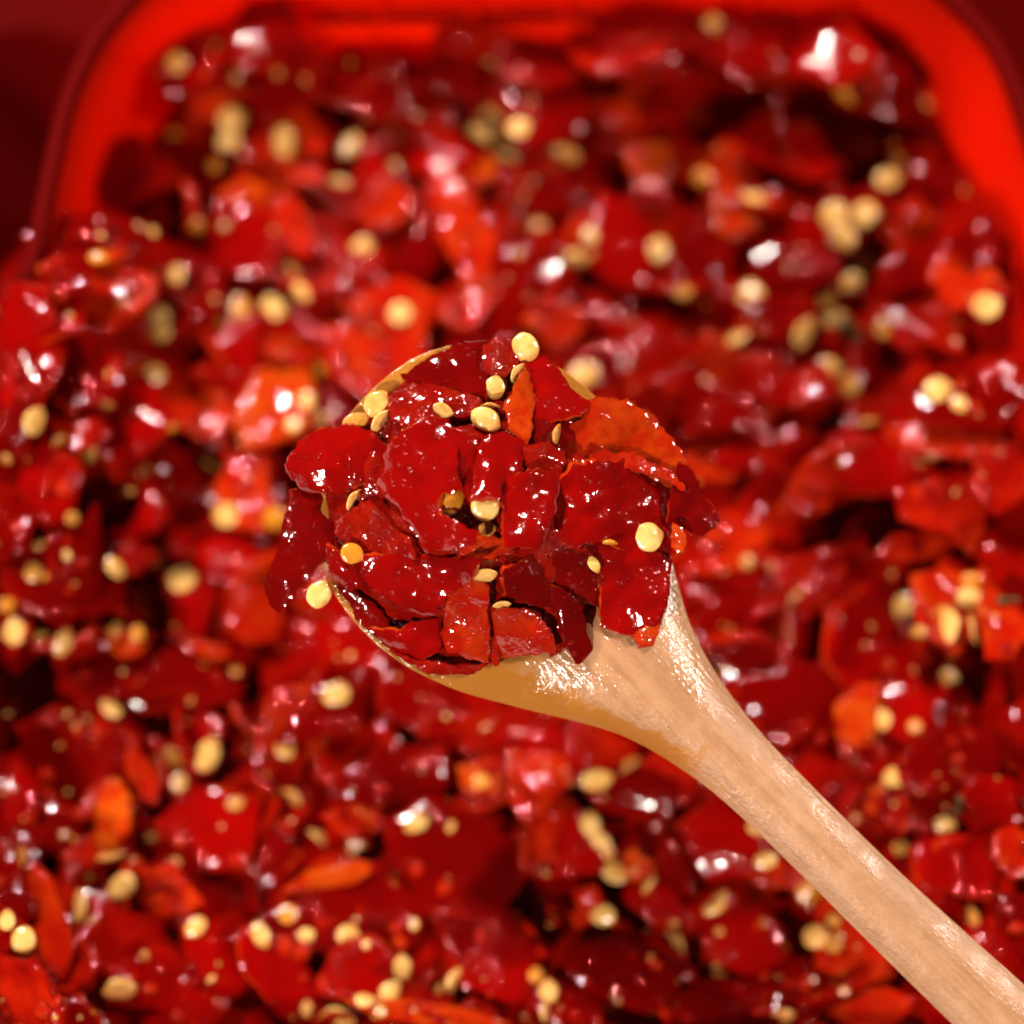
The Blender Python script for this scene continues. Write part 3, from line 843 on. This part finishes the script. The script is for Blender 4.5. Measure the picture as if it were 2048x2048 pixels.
# ------------------------------------------------------------------ the heap on the spoon
def dome(x, y):                                  # height of the heap over the spoon plane, metres
    d = Vector((x, y)) - BC
    u, v = d.dot(U1) / .0232, d.dot(V1) / .0235
    r = math.hypot(u, v)
    return .0092 * (1 - smooth01(r, .1, 1.12)) + .0002
def Z2(zx, zy): return (500 + zx / 1.9714, 620 + zy / 1.9714)

# pulp in the bowl
vs, fs = [], []
NRg, NA = 26, 64
for r in range(NRg + 1):
    for a in range(NA):
        t = 6.2832 * a / NA; s = r / NRg * .985
        p = BC + U1 * (math.cos(t) * .0232 * s) + V1 * (math.sin(t) * .0228 * s)
        z = dome(p.x, p.y) - .0008 + .0016 * noise.fractal((p.x * 260, p.y * 260, 1.1), 1, 2, 3)
        if s > .84: z -= .0012 * ((s - .84) / .145) ** 2
        vs.append(Vector((p.x - BC.x, p.y - BC.y, z)))
for r in range(NRg):
    for a in range(NA):
        b = (a + 1) % NA
        fs.append((r * NA + a, (r + 1) * NA + a, (r + 1) * NA + b, r * NA + b))
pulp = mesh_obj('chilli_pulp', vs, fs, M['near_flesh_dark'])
pulp.matrix_basis = Matrix.Translation(FO + FR.to_3x3() @ Vector((BC.x, BC.y, 0))) @ FR
tag(pulp, 'dark red wet pulp between the chilli pieces in the spoon bowl', 'chilli pulp', kind='stuff')

HERO_V, HERO_F, SKIN_V, SKIN_F = [], [], [], []
def hero(label, pts, mats, off=.8, bend=(0, 0), tilt=(0, 0), thick=1.2, follow=.95, jag=.36, res=.5):
    """pts in crop pixels of the heap; off and thick in mm; bend = (direction deg, 1/radius per mm); tilt = rise per mm right, up"""
    P = [spx(*Z2(*q)) for q in pts]
    c = sum(P, Vector((0, 0))) / len(P)
    e = .002
    gx = (dome(c.x + e, c.y) - dome(c.x - e, c.y)) / (2 * e) * follow + tilt[0]
    gy = (dome(c.x, c.y + e) - dome(c.x, c.y - e)) / (2 * e) * follow + tilt[1]
    W0 = dome(c.x, c.y) + off * .00125
    sc_ = (D_FOCUS - W0) / D_FOCUS
    P = [(p - c) * sc_ * 1.05 for p in P]
    th = R(bend[0]); cc, ss = math.cos(th), math.sin(th); kp = bend[1] * 1250
    h = hash(label) % 97
    so = (len(label) * 7.13) % 50
    rnd = Rnd(len(label)); rnd.seed_off = so
    sad = rnd.choice((-1, 1)) * rnd.uniform(12, 34)
    gx += rnd.uniform(-.17, .17); gy += rnd.uniform(-.17, .17)
    def zf(x, y):
        q = x * cc + y * ss; q2 = -x * ss + y * cc
        return sad * q * q2 + gx * x + gy * y - .5 * kp * q * q + .0015 * noise.noise((x * 125 + so, y * 125, so)) + .0004 * noise.noise((x * 420 + so, y * 420, so))
    V, F, fm = flake([tuple(p) for p in P], zf, thick * .001, res * .001, rnd, jag * .001, .00012)
    root = empty('chilli_piece', (0, 0, 0))
    tag(root, label, 'chilli piece', 'chilli pieces heaped on the spoon')
    root.matrix_basis = Matrix.Translation(FO + FR.to_3x3() @ Vector((c.x * sc_, c.y * sc_, W0))) @ FR
    for k, nm in ((0, 'skin'), (1, 'flesh')):
        use = [f for f, m in zip(F, fm) if m == k]
        ids = sorted({i for f in use for i in f}); mp = {i: n for n, i in enumerate(ids)}
        mesh_obj(nm, [V[i] for i in ids], [tuple(mp[i] for i in f) for f in use], M[mats[k]], root)
    n0 = len(HERO_V); HERO_V.extend(root.matrix_basis @ v for v in V)
    HERO_F.extend([n0 + i for i in f] for f in F)
    if 'skin' in mats[0]:
        n0 = len(SKIN_V); SKIN_V.extend(root.matrix_basis @ v for v in V)
        SKIN_F.extend([n0 + i for i in f] for f in F)
    return root

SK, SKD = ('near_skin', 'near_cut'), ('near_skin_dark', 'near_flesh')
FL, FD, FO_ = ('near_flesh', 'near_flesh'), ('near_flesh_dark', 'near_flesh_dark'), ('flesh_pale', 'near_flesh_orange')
hero('deep red folded piece at the very tip of the heaped spoon', [(600, 250), (700, 190), (860, 118), (960, 110), (1000, 160), (930, 220), (925, 335), (860, 325), (760, 295), (640, 300)], SKD, .9, (30, .06))
hero('sparkling dark pulp piece beside the topmost seed of the heap', [(925, 140), (980, 110), (1050, 140), (1060, 215), (1010, 260), (930, 250)], FD, 1.3, (0, .05))
hero('wet ragged flesh piece below the deep red tip piece', [(555, 330), (640, 290), (760, 285), (890, 345), (870, 410), (760, 430), (640, 470), (560, 430)], FD, 1.0, (80, .08))
hero('smooth rounded red flap overhanging the left rim of the spoon', [(140, 610), (195, 515), (300, 468), (400, 455), (480, 490), (545, 560), (520, 650), (400, 695), (290, 732), (200, 705), (150, 650)], SK, 1.6, (60, .055), (0.0, .05))
hero('thin dark red piece dangling off the left side of the spoon', [(160, 715), (250, 720), (340, 745), (330, 870), (300, 960), (215, 1070), (120, 1190), (78, 1170), (58, 1090), (100, 960), (128, 850)], SKD, .3, (10, .05), (.05, .0), .9)
hero('large notched red piece lying left of the middle seed', [(530, 640), (518, 570), (600, 490), (700, 440), (780, 438), (812, 520), (808, 640), (840, 705), (730, 740), (740, 800), (890, 862), (880, 905), (800, 925), (750, 932), (690, 942), (600, 800), (488, 690)], SK, 2.0, (15, .07))
hero('narrow red strip standing between two larger red pieces', [(800, 480), (905, 500), (885, 650), (872, 770), (838, 720), (812, 640)], SK, .8, (0, .12))
hero('small curled red piece above the middle seed', [(900, 515), (1000, 478), (1070, 518), (1075, 640), (990, 680), (985, 735), (870, 735), (882, 640)], SK, 1.6, (0, .11))
hero('tall plain red piece right of the middle seed', [(985, 665), (1100, 640), (1235, 630), (1205, 780), (1150, 935), (1010, 925), (1005, 800)], SK, 2.1, (5, .085))
hero('pointed red piece sloping down from the topmost seed', [(1075, 225), (1135, 158), (1200, 230), (1265, 300), (1335, 372), (1300, 412), (1120, 442), (1080, 532), (1105, 360)], SK, 1.3, (45, .04), (0, .0))
hero('narrow orange flesh fold beside the pointed red piece', [(1005, 360), (1055, 280), (1095, 225), (1125, 350), (1115, 470), (1080, 530), (1020, 465)], FO_, 1.2, (0, .14), (-.15, 0))
hero('translucent orange piece showing its inner side at upper right', [(1250, 480), (1310, 430), (1340, 360), (1420, 352), (1490, 360), (1600, 430), (1680, 540), (1722, 600), (1700, 700), (1640, 690), (1500, 610), (1350, 605), (1290, 650), (1250, 560)], FO_, 1.0, (50, .035), (0, .12), 1.0)
hero('broad red piece draped over the right side of the heap', [(1225, 690), (1280, 622), (1400, 605), (1500, 610), (1600, 640), (1690, 690), (1692, 820), (1662, 860), (1680, 960), (1500, 935), (1330, 915), (1280, 965), (1222, 1012), (1198, 900)], SK, 1.7, (20, .05))
hero('ragged dark red wing sticking out at the far right of the heap', [(1690, 610), (1740, 640), (1785, 720), (1855, 830), (1780, 885), (1700, 855), (1650, 840), (1660, 720)], SKD, .6, (20, .03), (0, 0), .8, .85, .3)
hero('glossy red piece hanging down to the wooden neck', [(1330, 925), (1500, 930), (1662, 975), (1650, 1120), (1620, 1235), (1490, 1275), (1385, 1245), (1388, 1130), (1378, 1050), (1350, 990)], SK, 1.1, (10, .06), jag=.2)
hero('small brownish red shred where the heap meets the neck', [(1500, 1265), (1620, 1225), (1600, 1320), (1540, 1332)], ('near_flesh_orange', 'near_flesh'), .7, (10, .08), jag=.12)
hero('wide red piece with a pale spot in the lower middle', [(438, 975), (600, 965), (740, 978), (920, 978), (865, 1060), (800, 1100), (725, 1205), (640, 1195), (520, 1130), (440, 1060)], SK, 1.5, (80, .06))
hero('short red piece at the lower left rim of the spoon', [(305, 945), (440, 975), (455, 1085), (390, 1112), (318, 1062)], SK, .8, (60, .06))
hero('upright flesh block covered in sparkles at the front', [(785, 1095), (870, 1080), (935, 1100), (942, 1400), (850, 1375), (775, 1345), (750, 1280)], FL, 1.7, (0, .10))
hero('pale pinkish flesh piece at the front of the bowl', [(950, 1200), (1080, 1178), (1185, 1250), (1195, 1340), (1110, 1362), (950, 1385)], ('near_flesh', 'near_flesh_orange'), 1.3, (30, .10))
hero('small red piece low in the left of the bowl', [(470, 1255), (580, 1265), (755, 1205), (742, 1345), (650, 1402), (560, 1335)], SK, .9, (40, .06))
hero('thin red sliver along the front rim of the bowl', [(550, 1340), (680, 1385), (800, 1400), (930, 1395), (860, 1440), (700, 1437)], FD, .9, (80, .1))
hero('dark red piece below the tall plain one', [(1000, 1030), (1100, 985), (1160, 1080), (1235, 1185), (1130, 1170), (1010, 1130)], SKD, .9, (30, .06))
hero('twisted red shred dripping towards the neck', [(1150, 1090), (1230, 1110), (1290, 1150), (1330, 1290), (1380, 1360), (1372, 1440), (1300, 1422), (1240, 1330), (1205, 1200)], SKD, 1.0, (0, .10))
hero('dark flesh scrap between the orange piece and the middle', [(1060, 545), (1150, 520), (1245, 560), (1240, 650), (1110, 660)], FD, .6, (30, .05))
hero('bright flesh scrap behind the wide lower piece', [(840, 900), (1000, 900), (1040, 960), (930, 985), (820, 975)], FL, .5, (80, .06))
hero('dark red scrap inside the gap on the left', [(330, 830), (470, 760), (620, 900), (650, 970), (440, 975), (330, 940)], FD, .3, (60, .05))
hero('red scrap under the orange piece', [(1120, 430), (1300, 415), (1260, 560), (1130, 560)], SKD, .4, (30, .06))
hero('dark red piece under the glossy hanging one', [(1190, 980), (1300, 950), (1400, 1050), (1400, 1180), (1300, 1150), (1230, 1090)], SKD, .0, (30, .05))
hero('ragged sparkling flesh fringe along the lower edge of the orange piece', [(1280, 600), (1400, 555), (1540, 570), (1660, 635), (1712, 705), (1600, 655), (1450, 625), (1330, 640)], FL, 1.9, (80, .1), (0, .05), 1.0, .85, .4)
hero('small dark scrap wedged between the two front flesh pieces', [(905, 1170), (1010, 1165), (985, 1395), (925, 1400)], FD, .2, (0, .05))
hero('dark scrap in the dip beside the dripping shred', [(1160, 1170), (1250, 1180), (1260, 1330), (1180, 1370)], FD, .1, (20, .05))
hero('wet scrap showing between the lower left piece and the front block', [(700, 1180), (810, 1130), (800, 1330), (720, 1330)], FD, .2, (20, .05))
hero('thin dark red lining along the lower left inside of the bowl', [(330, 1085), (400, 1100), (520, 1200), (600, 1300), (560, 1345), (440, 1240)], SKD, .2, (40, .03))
hero('orange red crumb at the right edge of the heap', [(1665, 850), (1700, 865), (1728, 930), (1680, 968), (1660, 930)], ('near_flesh_orange', 'near_flesh_orange'), 1.3, (0, .2))

HB = BVHTree.FromPolygons(HERO_V, HERO_F)
def hero_seed(label, zx, zy, l, wd, ang, tone, roll=0, lift=.0005, km=0):
    px, py = Z2(zx, zy); d = ray(px, py)
    hit, nrm, idx, dist = HB.ray_cast(CP, d)
    if hit is None:
        c = spx(px, py); hit = FO + FR.to_3x3() @ Vector((c.x, c.y, dome(c.x, c.y))); nrm = -d
    if nrm.dot(d) > 0: nrm = -nrm
    mmpx = KPX * (hit - CP).length / D_FOCUS / 1.9714
    if wd > l: l, wd, ang = wd, l, ang + 90
    o = bpy.data.objects.new('chilli_seed', SEEDM[km % 6]); COL.objects.link(o)
    m = orient(nrm.normalized() * .4 - d, R(ang))
    sx = l * mmpx / .0036; sy = wd * mmpx / .0030
    if roll: sy = sx * .9
    o.matrix_basis = Matrix.Translation(hit - d * lift) @ m @ Matrix.Rotation(R(roll), 4, 'X') @ Matrix.Diagonal((sx, sy, (sx + sy) / 2, 1))
    o.material_slots[0].link = 'OBJECT'; o.material_slots[0].material = M[{'c': 'seed', 'd': 'seed_dim', 'o': 'seed_orange'}[tone]]
    tag(o, label, 'chilli seed', 'seeds on the spoonful')
hero_seed('plump cream seed at the very top of the heap', 1085, 150, 120, 95, -70, 'c', 0, .0010, 0)
hero_seed('small pale seed below the topmost one', 965, 310, 95, 76, 90, 'c', 0, .0007, 3)
hero_seed('yellow beaked seed at the upper left rim', 500, 372, 105, 90, 50, 'c', 0, .0009, 2)
hero_seed('milky seed lying against the upper left rim', 420, 438, 105, 62, 12, 'd', 0, .0006, 1)
hero_seed('slanting narrow seed under the yellow beaked one', 515, 440, 95, 50, 55, 'c', 55, .0006, 4)
hero_seed('yellow seed with a flap in the upper middle', 930, 438, 120, 85, -30, 'c', 0, .0009, 0)
hero_seed('flat seed edge just above the flapped yellow seed', 940, 390, 90, 34, 8, 'd', 70, .0006, 5)
hero_seed('pinkish seed half buried in wet flesh', 760, 396, 80, 55, -35, 'c', 0, .0004, 1)
hero_seed('thin seed edge in the gap left of the orange piece', 1208, 490, 75, 24, 80, 'd', 70, .0005, 2)
hero_seed('curved seed edge in the left gap', 412, 748, 95, 36, 58, 'c', 70, .0005, 5)
hero_seed('bright cream seed in the very middle of the heap', 932, 775, 112, 104, 60, 'c', 0, .0012, 0)
hero_seed('round seed on the broad red piece at right', 1572, 895, 112, 108, 20, 'c', 0, .0007, 3)
hero_seed('orange seed at the left, above the wide lower piece', 400, 960, 90, 78, -30, 'o', 0, .0008, 4)
hero_seed('yellow seed hanging outside the left rim', 272, 1122, 105, 92, 60, 'c', 0, .0004, 2)
hero_seed('long seed lying edge on below the middle', 920, 1045, 112, 48, 12, 'c', 55, .0006, 1)
hero_seed('narrow pinkish seed just under the topmost seed', 1052, 250, 85, 34, 60, 'c', 65, .0005, 5)
hero_seed('pale seed tucked behind the glossy hanging piece', 1356, 1003, 70, 42, -55, 'c', 0, .0005, 3)
hero_seed('flat translucent seed on the large notched piece', 790, 745, 125, 112, 30, 'o', 0, .0004, 3)
hero_seed('small tan seed right below the bright middle seed', 936, 862, 66, 60, 0, 'd', 0, .0004, 4)
hero_seed('pale scrap of seed above the pinkish flesh', 992, 1162, 70, 38, 5, 'c', 60, .0004, 1)
hero_seed('small orange seed sliver near the round seed', 1418, 916, 55, 20, -5, 'o', 70, .0004, 2)

t = NT('red_chilli_juice'); t.b.inputs['Base Color'].default_value = (.20, .0009, .0006, 1)
t.b.inputs['Roughness'].default_value = .03; t.b.inputs['Specular IOR Level'].default_value = 1.; t.b.inputs['IOR'].default_value = 1.65
M['juice'] = t.m
# ------------------------------------------------------------------ crumbs of pulp and beads of juice that nobody could count
def ico(n):
    bm = bmesh.new(); bmesh.ops.create_icosphere(bm, subdivisions=n, radius=1)
    v = [q.co.copy() for q in bm.verts]; f = [[q.index for q in p.verts] for p in bm.faces]; bm.free(); return v, f
def crumbs(name, n, tree, area, rmin, rmax, mats, label, flat, lift, res=2, clump=0.):
    r = random.Random(77 + n); iv, fc = ico(res); V, F, FM = [], [], []
    k = 0; t = 0
    while k < n and t < n * 12:
        t += 1
        px, py = r.uniform(area[0], area[2]), r.uniform(area[1], area[3])
        if noise.noise((px * .011, py * .011, 4.2)) < clump + r.uniform(-.25, .25): continue
        d = ray(px, py); hit, nrm, idx, dist = tree.ray_cast(CP, d)
        if hit is None: continue
        if nrm.dot(d) > 0: nrm = -nrm
        m = orient(nrm, r.uniform(0, 6.28)).to_3x3()
        a = rmin + (rmax - rmin) * r.random() ** 2.2; b = a * r.uniform(.45, 1); c = a * r.uniform(*flat)
        so = r.uniform(0, 50); n0 = len(V)
        for q in iv:
            w_ = 1 + .35 * noise.noise(q * 1.4 + Vector((so, 0, 0)))
            V.append(hit + nrm * lift * a + m @ Vector((q.x * a * w_, q.y * b * w_, q.z * c * w_)))
        F.extend([n0 + i for i in f] for f in fc); FM.extend([r.randrange(len(mats))] * len(fc)); k += 1
    o = mesh_obj(name, V, F, mats, fmat=FM)
    tag(o, label, name.replace('_', ' '), kind='stuff'); return o
crumbs('chilli_crumbs', 1500, BVH, (-40, 60, 2090, 2090), .0004, .0017, [M['flesh'], M['flesh_dark'], M['flesh_dark']], 'tiny wet red crumbs of chilli pulp strewn over the whole tub', (.3, .6), .0, 2, .06)
crumbs('juice_drops', 1250, BVH, (-40, 10, 2090, 2090), .0004, .0013, [M['juice']], 'small shining drops of red juice lying on the pieces in the tub', (.2, .5), .0, 3, -.02)
crumbs('juice_beads', 260, BVHTree.FromPolygons(SKIN_V, SKIN_F), (520, 640, 1440, 1340), .00014, .0005, [M['near_skin']], 'tiny beads of red juice clinging to the heap on the spoon', (.25, .5), .0, 2, .02)
crumbs('seed_flecks', 420, BVH, (-40, 60, 2090, 2090), .0003, .0011, [M['seed'], M['seed_dim'], M['seed_dim'], M['seed_orange']], 'tiny pale flecks and splinters of broken seed among the pieces', (.15, .3), .1, 2, .0)

# ------------------------------------------------------------------ names in words for the pieces and seeds of the bed
def zone(px, py):
    if py < 330:
        return 'by the far wall' if 420 < px < 1650 else ('in the far left corner' if px <= 420 else 'in the far right corner')
    if py > 1830: return 'along the near edge' if px < 1500 else 'below the spoon handle'
    if px < 240: return 'at the left tub wall'
    if px > 1830: return 'at the right tub wall'
    if py < 660:
        return 'upper left of the spoon' if px < 850 else ('beyond the spoon tip' if px < 1300 else 'upper right of the spoon')
    if py < 1250:
        return 'left of the spoon bowl' if px < 800 else 'right of the spoon bowl'
    if px - py > 60 or px > 1560 and py < 1560: return 'right of the spoon handle'
    if px < 520: return 'lower left of the spoon'
    if px < 1050: return 'below the spoon bowl'
    return 'left of the spoon handle'
for s in SEEDS:
    for p in PIECES:
        if p['o'].name == s['on']: p['seeds'] += 1; s['p'] = p
LOOK = {'s': 'deep red', 'b': 'bright red', 'f': 'orange-red flesh-up', 'o': 'orange flesh-up', 'd': 'dark flesh-up'}
for p in PIECES:
    r = p['wd'] / p['ln']; sz = p['ln'] * p['wd']
    shape = 'strip' if r < .45 else ('oblong piece' if r < .75 else 'squarish piece')
    size = 'small' if sz < 13000 else ('broad' if sz > 32000 else 'mid-sized')
    nw = ('', 'one', 'two', 'three', 'several')[min(4, p['seeds'])]
    p['base'] = [size, LOOK[p['look']], shape, ('sunken' if not p['big'] else ''), ('under %s seed%s' % (nw, 's' if p['seeds'] > 1 else '') if nw else '')]
    p['zone'] = zone(p['px'], p['py'])
for s in SEEDS:
    near = sum(1 for q in SEEDS if q is not s and (q['px'] - s['px']) ** 2 + (q['py'] - s['py']) ** 2 < 75 ** 2)
    sz = s['l'] * s['wd']
    s['base'] = [('tiny' if sz < 800 else ('plump' if sz > 2000 else 'small')), {'c': 'cream', 'd': 'tan', 'o': 'orange'}[s['tone']],
                 ('edge-on seed' if s['wd'] / s['l'] < .62 else ('oval seed' if s['wd'] / s['l'] < .85 else 'round seed')),
                 ('in a cluster' if near > 1 else ('beside another' if near else 'lying alone')), ('on orange flesh' if s.get('p') and s['p']['look'] in 'fo' else '')]
    s['zone'] = zone(s['px'], s['py'])
ORD = ['', '', '%s of two', '%s of three', '%s of four', '%s of five', '%s of six']
def name_all(items, cat, group):
    byl = {}
    for it in items:
        it['lab'] = ' '.join(x for x in it['base'] if x) + ' ' + it['zone']
        byl.setdefault(it['lab'], []).append(it)
    for lab, its in byl.items():
        n = len(its)
        if n > 1:
            wx = max(i['px'] for i in its) - min(i['px'] for i in its); wy = max(i['py'] for i in its) - min(i['py'] for i in its)
            key, names = ('px', ('leftmost', 'second from left', 'third from left', 'fourth from left', 'fifth from left', 'sixth from left', 'seventh from left')) if wx >= wy else \
                         ('py', ('uppermost', 'second from top', 'third from top', 'fourth from top', 'fifth from top', 'sixth from top', 'seventh from top'))
            its.sort(key=lambda i: i[key])
            for k, it in enumerate(its):
                last = 'rightmost' if key == 'px' else 'lowest'
                it['lab'] = lab + ', ' + (last if k == n - 1 else names[min(k, 6)])
        for it in its:
            ws = it['lab'].split()
            tag(it['o'], ' '.join(ws[len(ws) - 16:] if len(ws) > 16 else ws), cat, group)
name_all(PIECES, 'chilli piece', 'chopped chilli pieces filling the tub')
name_all(SEEDS, 'chilli seed', 'chilli seeds scattered over the tub')
